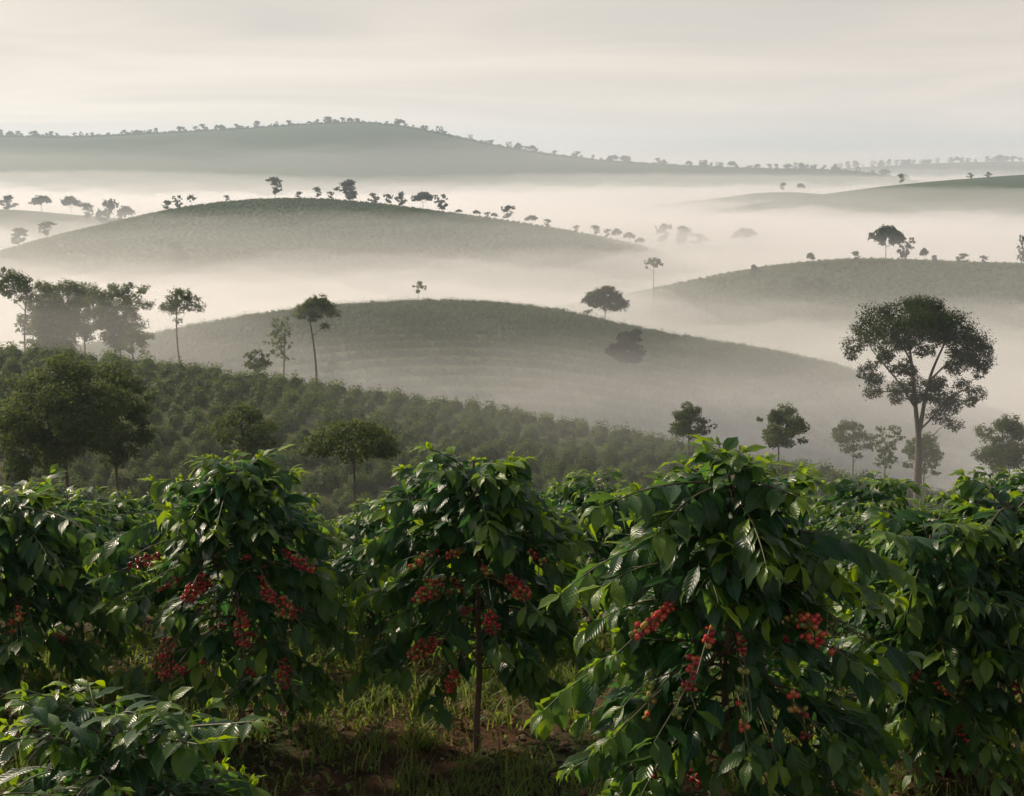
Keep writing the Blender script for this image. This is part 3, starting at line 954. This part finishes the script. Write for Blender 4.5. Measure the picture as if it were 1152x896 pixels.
def coffee_meshes(seed, H, Rr, L, nb=34, low=0.18, targets=(), bunches=(), base=np.zeros(3), templ=TEMPL, cherry=0.024, topc=1.0, thin=1.0, gaps=(), fill=360, extra=0.0):
    """Trunk, branches, foliage and bunches of one bush about its base. targets / bunches are points relative to the base."""
    r = np.random.default_rng(seed)
    tm, bm, lv, extras = MB(), MB(), Leaves(), []
    n = 8
    P = np.stack([np.concatenate([[0], r.normal(size=n - 1) * 0.018]), np.concatenate([[0], r.normal(size=n - 1) * 0.018]), np.linspace(-0.06, H * 0.93, n)], 1)
    tube(tm, P, np.linspace(0.026, 0.009, n) * (H / 2.0) ** 0.5, 8)
    trunk = lambda z: np.array([np.interp(z, P[:, 2], P[:, 0]), np.interp(z, P[:, 2], P[:, 1]), z])
    az = r.uniform(0, 6.28)
    for i in range(nb):
        f = low + (0.97 - low) * max(0.0, (i + r.uniform(-0.3, 0.3)) / (nb - 1)) ** 0.85
        f = min(max(f, 0.1), 0.97)
        az += 2.4 if i % 2 else math.pi + r.normal() * 0.2
        prof = np.interp(f, [0, 0.3, 0.5, 0.7, 0.85, 1.0], [0.6, 0.78, 0.95, 0.86, 0.66 * topc, 0.36 * topc])
        ln = Rr * prof * r.uniform(0.9, 1.22)
        e0 = np.interp(f, [0, 0.5, 0.8, 1.0], [0.15, 0.35, 0.75, 1.25]) + r.normal() * 0.1
        dr = np.interp(f, [0, 0.5, 0.8, 1.0], [0.9, 1.15, 1.2, 0.9]) * r.uniform(0.8, 1.2)
        z0 = H * f * 0.9
        Q = arch(trunk(z0), az, ln * 1.12, e0, dr, r)
        if gaps and any(np.linalg.norm((Q[-1] - g)[[0, 2]]) < gr for g, gr in gaps if Q[-1][1] < 0.1):
            continue
        tube(bm, Q, np.linspace(0.0065, 0.0028, len(Q)), 5, green=np.repeat(np.clip(np.linspace(-0.2, 1.1, len(Q)), 0, 1), 5))
        dress(lv, Q, r, L, 0.42 if f < 0.7 else 0.2, 0.9 if f > 0.55 else 0.55, L * 0.42, thin)  # yellower upper tips: young growth, and partly rim light put into the colour
        if extra and 0.25 < f < 0.72 and r.random() < extra:
            k = r.integers(3, 6)
            extras.append(cherries(Q[k], r.uniform(0.05, 0.11), r.uniform(0.024, 0.036), r, [(0.62, 0.8), (0.8, 0.95), (0.45, 0.6), (0.05, 0.3)][r.choice(4, p=[.4, .35, .15, .1])], cherry, nrm(Q[k + 1] - Q[k])).mesh('cherry_bunch', M_CHERRY))
        for sd in range(2 if f > 0.3 else 1):
            if r.random() < 0.8:
                k = r.integers(4, 8)
                sgn = 1 if sd else -1
                Q2 = arch(Q[k], az + sgn * r.uniform(0.5, 0.95), ln * r.uniform(0.3, 0.48), e0 - dr * k / 11 + r.uniform(0, 0.35), 0.9, r, 7)
                tube(bm, Q2, np.linspace(0.004, 0.002, 7), 4, green=0.9)
                dress(lv, Q2, r, L * 0.95, 0.25, 0.9 if f > 0.6 else 0.5, L * 0.42, thin)
    for _ in range(int(fill * Rr * Rr * H)):                            # old leaves deep inside the dome
        z = H * r.uniform(0.42, 0.92)
        rad = Rr * np.interp(z / H, [0, .5, .75, .95], [.7, .72, .6, .3]) * math.sqrt(r.random())
        a = r.uniform(0, 6.283)
        lv.add(np.array([rad * math.cos(a), rad * math.sin(a), z]), np.array([math.cos(a), math.sin(a), r.uniform(-0.8, 0.2)]), UP + r.normal(size=3) * 0.3, L * r.uniform(0.7, 1.05), 0.0)
    for tgt, att in targets:                                            # long arching branches that end in a hanging fan of leaves
        tgt = np.asarray(tgt, float)
        h = np.linalg.norm(tgt[:2])
        s = trunk(min(max(tgt[2] + att * h, 0.12 * H), 0.9 * H))
        v = tgt - s
        Q = bez(s, s + np.array([v[0] * .35, v[1] * .35, max(0.10 * h, v[2] * 0.1 + 0.12 * h)]), s + np.array([v[0] * .72, v[1] * .72, v[2] * .4 + 0.10 * h]), tgt, 14)
        tube(bm, Q, np.linspace(0.007, 0.003, 14), 6, green=np.repeat(np.linspace(0, 0.9, 14), 6))
        dress(lv, Q, r, L * 1.05, (max(0.3, 1 - 0.42 / max(np.linalg.norm(v), 0.3)) if tgt[2] < 0.55 * H else 0.25), 0.8, L * 0.36)
    parts = []
    for c, hx, hz, ripe in bunches:
        c = np.asarray(c, float)
        h = np.linalg.norm(c[:2])
        s = trunk(min(max(c[2] + 0.12 * h, 0.15 * H), 0.9 * H))
        v = c - s
        o = nrm(np.array([v[0], v[1], 0]))
        end = c + o * 0.26 + np.array([0, 0, -0.10])
        Q = np.concatenate([bez(s, s + np.array([v[0] * .3, v[1] * .3, v[2] * 0.1 + 0.08 * h]), s + np.array([v[0] * .7, v[1] * .7, v[2] * .6 + 0.05 * h]), c, 9), np.linspace(c, end, 6)[1:]])
        tube(bm, Q, np.linspace(0.006, 0.003, len(Q)), 6, green=np.repeat(np.linspace(0, 0.8, len(Q)), 6))
        dress(lv, Q[8:], r, L, 0.55, 0.5, L * 0.4)
        parts.append(cherries(c, hx, hz, r, ripe, cherry, nrm(c - Q[6])).mesh('cherry_bunch', M_CHERRY))
    cams = np.array([0, 0, EYE]) - base

    def keep(C):
        k = np.ones(len(C), bool)
        for c, hx, hz, _ in bunches:                                    # nothing grows right over a ripe bunch
            c = np.asarray(c, float)
            w = nrm(cams - c)
            d = C - c
            along = d @ w
            off = np.linalg.norm(d - along[:, None] * w, axis=1)
            k &= ~((along > -0.02) & (along < 1.0) & (off < max(hx, hz) + 0.07))
        for g, gr in gaps:
            w = nrm(cams - g)
            d = C - g
            along = d @ w
            off = np.linalg.norm(d - along[:, None] * w, axis=1)
            k &= ~((along > 0.0) & (along < 1.5) & (off < gr))
        return k

    return (tm.mesh('trunk', M_STEM), bm.mesh('branches', M_TWIG), lv.build(r, templ, keep if len(bunches) or gaps else None).mesh('foliage', M_LEAF), parts + extras)


def place_bush(x, y, z, meshes, label, group=None, rot=0.0, scale=1.0):
    t = link('coffee_bush', None, None, (x, y, z))
    t.empty_display_size = 0.3
    t.rotation_euler = (0, 0, rot)
    t.scale = (scale,) * 3
    tag(t, label, 'coffee bush', group)
    for nm, me in zip(('trunk', 'branches', 'foliage'), meshes[:3]):
        link(nm, me, t)
    for me in meshes[3]:
        link('cherry_bunch', me, t)
    return t


RED, DARK, MIXED, GREEN = (0.64, 0.84), (0.78, 0.95), (0.42, 0.6), (0.02, 0.16)


def front_bush(seed, xp, ytop, D, Rr, L, label, tips=(), bunches=(), **kw):
    top = px(xp, ytop, D)
    g = float(ground(top[0], D))
    base = np.array([top[0], D, g])
    H = (top[2] - g) / 0.985

    def rel(a, b, rad):
        for _ in range(4):
            p = px(a, b, D) - base
            dy = -math.sqrt(max((rad * Rr) ** 2 - p[0] ** 2, (0.22 * rad * Rr) ** 2))
            p = px(a, b, D + dy) - base
        return p
    T = [(rel(a, b, rd), at) for a, b, rd, at in tips]
    B = []
    for a, b, w, h, ripe in bunches:
        B.append((rel(a, b, 0.74), w / 2 / FPX * D, h / 2 / FPX * D, ripe))
    G = [(rel(a, b, 0.1), rr / FPX * D) for a, b, rr in kw.pop('open_at', ())]
    kw.setdefault('extra', 0.6)
    me = coffee_meshes(seed, H, Rr, L, targets=T, bunches=B, base=base, gaps=G, **kw)
    zs = np.empty(len(me[2].vertices) * 3, np.float32)
    me[2].vertices.foreach_get('co', zs)
    tall = float(np.sort(zs[2::3])[-80])                                # what the shoots reach; grown again to the right height
    H *= (top[2] - g) / tall
    me = coffee_meshes(seed, H, Rr, L, targets=T, bunches=B, base=base, gaps=G, **kw)
    return place_bush(*base, me, label)


front_bush(11, 262, 500, 9.0, 0.70, 0.205, 'domed coffee bush with dark red cherries, left of three tall ones',
           tips=[(150, 672, 1.0, .3), (108, 622, 1.1, .2), (215, 585, .8, .2), (335, 760, .9, .3), (392, 690, 1.1, .25), (245, 590, .8, .2), (190, 640, .9, .3), (350, 640, 1.0, .2), (240, 770, .8, .3)],
           bunches=[(162, 631, 36, 17, DARK), (189, 657, 22, 14, DARK), (220, 660, 38, 28, RED), (300, 664, 46, 18, DARK), (335, 630, 50, 15, DARK), (272, 706, 28, 34, DARK),
                    (322, 684, 30, 28, DARK), (184, 738, 32, 36, RED), (191, 757, 20, 22, RED), (320, 758, 18, 36, DARK)], nb=50, open_at=[(250, 690, 26)])
front_bush(12, 535, 498, 8.9, 0.68, 0.21, 'domed coffee bush with slim bare trunk, middle of three tall ones',
           tips=[(400, 655, 1.05, .25), (392, 772, 1.05, .35), (480, 786, .8, .35), (565, 722, .75, .3), (640, 650, 1.0, .2), (548, 590, .8, .2), (415, 612, 1.0, .2), (660, 730, 1.0, .3), (620, 790, .9, .3)],
           bunches=[(477, 627, 44, 15, MIXED), (483, 662, 54, 24, (.5, .66)), (603, 626, 24, 14, RED), (583, 662, 32, 28, (.6, .75)), (553, 698, 28, 26, RED), (476, 728, 38, 24, (.6, .75)), (507, 766, 24, 24, (.55, .75))],
           nb=50, open_at=[(538, 790, 34), (537, 680, 22)], low=0.3)
front_bush(13, 822, 492, 6.7, 0.76, 0.205, 'large coffee bush with red and green cherries, right of three tall ones',
           tips=[(632, 668, 1.05, .25), (612, 800, 1.1, .3), (690, 832, .9, .3), (832, 842, .6, .5), (975, 830, .95, .3), (985, 735, 1.1, .25), (945, 655, .9, .2), (862, 636, .85, .2), (680, 570, 1.0, .15), (1010, 640, 1.1, .15),
                 (740, 600, .85, .2), (900, 560, .8, .1), (760, 850, .8, .3)],
           bunches=[(735, 697, 74, 18, RED), (779, 757, 24, 34, RED), (731, 788, 14, 40, MIXED), (763, 790, 22, 26, (.2, .32)), (836, 764, 15, 20, GREEN), (835, 805, 14, 24, MIXED), (908, 703, 46, 34, RED), (928, 726, 24, 20, RED),
                    (957, 709, 44, 17, GREEN), (905, 815, 24, 30, RED), (797, 713, 26, 18, DARK), (893, 790, 12, 22, (.6, .8))],  # the DARK bunch is a red one, its shade put into the colour
           nb=56, open_at=[(822, 720, 22), (824, 790, 20), (868, 740, 18)], low=0.3, cherry=0.028)
front_bush(14, 128, 768, 5.5, 0.62, 0.17, 'low leafy coffee bush in the bottom left corner, nearest the viewer', tips=[(285, 812, 1.05, .2), (225, 838, .9, .2), (30, 790, .9, .1), (190, 790, .8, .1)], nb=46, topc=1.25)
front_bush(15, 10, 543, 9.6, 0.72, 0.205, 'leafy coffee bush cut by the left edge, beside the left domed bush',
           tips=[(100, 600, 1.0, .2), (60, 640, .9, .2), (40, 720, .9, .3)], bunches=[(22, 690, 22, 12, MIXED), (14, 705, 14, 10, DARK)], nb=46)
front_bush(16, 1048, 575, 8.2, 0.70, 0.205, 'broad coffee bush just right of the large cherry-laden bush',
           tips=[(1000, 600, .9, .2), (1080, 690, .9, .25), (1110, 740, 1.0, .25), (1020, 690, .9, .2), (1000, 770, .9, .3)], nb=46)
front_bush(17, 1140, 540, 8.6, 0.72, 0.205, 'tall coffee bush cut by the right edge, with few red cherries',
           tips=[(1070, 640, 1.0, .2), (1110, 600, .9, .2), (1090, 705, 1.0, .25)], bunches=[(1144, 760, 18, 40, RED), (1117, 739, 9, 8, RED), (1140, 735, 12, 14, (.4, .6))], nb=46)

BACK = [coffee_meshes(60 + i, 1.95, 0.82, 0.19, nb=34, templ=TEMPL_LOW, low=0.2) for i in range(3)]
GB = 'coffee bushes in the rows behind the front ones'
rb = random.Random(9)
for D, off, sp in ((11.2, 0.7, 1.35), (12.6, 0.3, 1.7), (14.0, 0.9, 1.5), (17.0, 0.2, 1.6), (20.5, 0.8, 1.7), (24.5, 0.4, 1.8), (29, 0.9, 2.0), (34, 0.3, 2.1)):
    hw = D * 0.40 + 1.0
    x = -hw + off
    while x < hw:
        y = D + rb.gauss(0, 0.25)
        xx = x + rb.gauss(0, 0.2)
        place_bush(xx, y, float(ground(xx, y)), BACK[rb.randrange(3)], 'leafy coffee bush among the packed rows behind the front bushes', GB, rb.uniform(0, 6.28), rb.uniform(0.74, 0.89) * (0.84 if D < 12 else 1.0))
        x += sp * rb.uniform(0.85, 1.15)

# ------------------------------------------------------------------ coffee on the slopes
def lump(seed, n, leaf, rad, h, core=5):
    """One clipped bush of the slopes: leafy dome."""
    r = np.random.default_rng(seed)
    d = nrm(r.normal(size=(n, 3)))
    d[:, 2] = np.abs(d[:, 2]) * 1.05 - 0.12
    bumps = 1 + 0.16 * np.sin(d[:, 0] * 5 + seed) * np.sin(d[:, 1] * 5 + seed * 2)
    C = d * np.array([rad, rad, h]) * (bumps * r.uniform(0.72, 1.04, n))[:, None] + np.array([0, 0, 0.12 * h])
    m = MB()
    V, F = cube_sphere(core)
    V = V.copy()
    V[:, 2] = V[:, 2] * 0.9 + 0.05
    V *= np.array([rad, rad, h]) * 0.74 * (1 + 0.16 * np.sin(V[:, 0:1] * 5 + seed) * np.sin(V[:, 1:2] * 5 + seed * 2))
    m.add(V, F, None, tint=0.25, young=0.0)
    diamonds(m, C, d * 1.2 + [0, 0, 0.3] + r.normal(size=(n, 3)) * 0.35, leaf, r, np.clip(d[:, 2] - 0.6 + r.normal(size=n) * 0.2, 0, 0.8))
    return m


def scatter(name, protos, P, S_, A, r, mt=None):
    """Many bushes of a distant slope as one mesh."""
    out_ = MB()
    which = r.integers(0, len(protos), len(P))
    for k, pm in enumerate(protos):
        V, F = np.concatenate(pm.V), np.concatenate(pm.F)
        at = {a: np.concatenate(v) for a, v in pm.A.items()}
        i = np.where(which == k)[0]
        c, s = np.cos(A[i]), np.sin(A[i])
        X = (V[None, :, 0] * c[:, None] - V[None, :, 1] * s[:, None]) * S_[i][:, None] + P[i][:, 0:1]
        Y = (V[None, :, 0] * s[:, None] + V[None, :, 1] * c[:, None]) * S_[i][:, None] + P[i][:, 1:2]
        Z = V[None, :, 2] * S_[i][:, None] + P[i][:, 2:3]
        sh = r.uniform(-0.25, 0.25, len(i))[:, None]
        out_.add(np.stack([X, Y, Z], -1).reshape(-1, 3), (F[None] + (np.arange(len(i)) * len(V))[:, None, None]).reshape(-1, 4), None,
                 tint=np.clip(at['tint'][None] + sh, 0, 1).ravel(), young=np.tile(at['young'], len(i)))
    return tag(link(name, out_.mesh(name, mt or M_FIELD, False)), kind='stuff')


def rows(D0, D1, dy, dx, x0, x1, r, slant=0.0, jit=0.2):
    P = []
    for y in np.arange(D0, D1, dy):
        xs = np.arange(x0(y), x1(y), dx) + r.uniform(0, dx)
        xs = xs + r.normal(size=len(xs)) * dx * jit
        ys = y + slant * xs + r.normal(size=len(xs)) * dy * jit * 0.6
        P.append(np.stack([xs, ys, ground(xs, ys)], 1))
    return np.concatenate(P)


r = np.random.default_rng(21)
NEAR = [lump(i, 800, 0.17, 0.95, 1.45) for i in range(5)]
P = rows(40, 172, 2.9, 2.0, lambda y: -0.40 * y - 4, lambda y: 0.40 * y + 4, r, 0.10)
vis = np.ones(len(P), bool)
# what the crest or the front rows hide is left out: keep only bushes whose top can be seen over the ground before them
for i, p in enumerate(P):
    t = np.linspace(0.15, 0.97, 40)
    line = np.array([0, 0, EYE]) * (1 - t)[:, None] + (p + [0, 0, 2.2]) * t[:, None]
    vis[i] = np.all(ground(line[:, 0], line[:, 1]) + 0.2 < line[:, 2])
P = P[vis]
yp = np.array([(EYE - p[2] - 1.5) / p[1] for p in P])
P = P[yp < 0.245]
P = P[np.argsort(np.linalg.norm(P - [0, 0, EYE], axis=1))]
nm = [l.mesh('slope_bush', M_FIELD, False) for l in NEAR]
N_IND = 200
for p in P[:N_IND]:
    o = link('coffee_bush', nm[rb.randrange(5)], None, p)
    o.rotation_euler = (0, 0, rb.uniform(0, 6.28))
    s = rb.uniform(0.75, 1.4)
    o.scale = (s, s, s * rb.uniform(0.9, 1.1))
    tag(o, 'rounded coffee bush in the rows on the hazy slope beyond the front bushes', 'coffee bush', 'coffee bushes in rows on the hazy slope')
Q = P[N_IND:]
scatter('coffee_rows', [lump(20 + i, 260, 0.22, 0.95, 1.45, 3) for i in range(4)], Q, r.uniform(0.75, 1.4, len(Q)), r.uniform(0, 6.28, len(Q)), r)
print('SLOPE', len(P))
MIDL = [lump(30 + i, 44, 0.40, 1.15, 1.6, 3) for i in range(4)]
P = rows(190, 335, 4.8, 1.25, lambda y: -0.34 * y, lambda y: 0.36 * y, r, 0.06, 0.10)
scatter('coffee_rows', MIDL, P, r.uniform(0.8, 1.2, len(P)), r.uniform(0, 6.28, len(P)), r, M_ROW)
FARL = [lump(40 + i, 10, 1.0, 1.5, 1.35, 2) for i in range(4)]
P = np.concatenate([rows(450, 580, 4.2, 2.6, lambda y: 0.10 * y, lambda y: 0.40 * y, r, 0.03), rows(690, 900, 5.4, 3.6, lambda y: -0.40 * y, lambda y: 0.14 * y, r, 0.03)])
scatter('coffee_rows', FARL, P, r.uniform(0.8, 1.2, len(P)), r.uniform(0, 6.28, len(P)), r)

P = rows(2540, 2640, 9.0, 8.0, lambda y: -0.42 * y, lambda y: 0.30 * y, r, 0.0, 0.5)
keep = r.random(len(P)) < 0.8
P = P[keep]
scatter('ridge_forest', [lump(60 + i, 14, 3.2, 4.5, 4.6, 2) for i in range(4)], P, r.uniform(0.45, 1.05, len(P)), r.uniform(0, 6.28, len(P)), r)

# ------------------------------------------------------------------ undergrowth between the bushes
def grass(n, r):
    m = MB()
    T = np.linspace(0, 1, 5)
    tufts = np.stack([r.uniform(-4.2, 4.2, n), r.uniform(6.5, 13.5, n)], 1)
    dens = wob(tufts[:, 0], tufts[:, 1], 2.3, 2.0) + r.normal(size=n) * 0.5
    tufts = tufts[dens > -0.25]
    for tx, ty in tufts:
        k = r.integers(6, 15)
        hh = r.uniform(0.06, 0.26) * (1.5 if r.random() < 0.08 else 1)
        for _ in range(k):
            a = r.uniform(0, 6.28)
            h = hh * r.uniform(0.6, 1.3)
            x, y = tx + r.normal() * 0.06, ty + r.normal() * 0.06
            lean = r.uniform(0.2, 1.1)
            w = r.uniform(0.003, 0.008)
            c = np.stack([x + math.cos(a) * lean * h * T ** 1.8, y + math.sin(a) * lean * h * T ** 1.8, h * (T - 0.35 * lean * T ** 2.5)], 1)
            sd = np.array([-math.sin(a), math.cos(a), 0.15]) * w
            ww = (1 - T ** 2)[:, None]
            V = np.concatenate([c - sd * ww, c + sd * ww])
            F = [(i, i + 1, 6 + i, 5 + i) for i in range(4)]
            m.add(V, F, None, tint=r.random(), young=float(np.clip(r.normal(0.15, 0.3), 0, 1)))
    V = np.concatenate(m.V)
    V[:, 2] += ground(V[:, 0], V[:, 1]) - 0.01
    m.V = [V]
    return m


r = np.random.default_rng(31)
tag(link('grass', grass(4300, r).mesh('grass', M_GRASS)), kind='stuff')
lv = Leaves()
for _ in range(19000):                                                  # small broad-leaved weeds
    x, y = r.uniform(-4.5, 4.5), r.uniform(6.4, 14)
    if wob(x, y, 1.7, 5.0) + r.normal() * 0.4 < -0.1:
        continue
    a = r.uniform(0, 6.28)
    lv.add(np.array([x, y, float(ground(x, y)) + r.uniform(0.01, 0.16)]), np.array([math.cos(a), math.sin(a), r.uniform(-0.2, 0.6)]), UP + r.normal(size=3) * 0.3, r.uniform(0.025, 0.07), r.uniform(0, 0.5))
tag(link('weeds', lv.build(r, TEMPL_LOW).mesh('weeds', M_GRASS)), kind='stuff')
lv = Leaves()
for _ in range(5600):                                                  # dry fallen leaves
    x, y = r.uniform(-4.5, 4.5), r.uniform(6.2, 14)
    a = r.uniform(0, 6.28)
    lv.add(np.array([x, y, float(ground(x, y)) + r.uniform(0.005, 0.05)]), np.array([math.cos(a), math.sin(a), r.uniform(-0.3, 0.4)]), UP + r.normal(size=3) * 0.5, r.uniform(0.06, 0.15), r.uniform(0, 0.6))
tag(link('fallen_leaves', lv.build(r, TEMPL).mesh('fallen_leaves', M_LITTER)), kind='stuff')
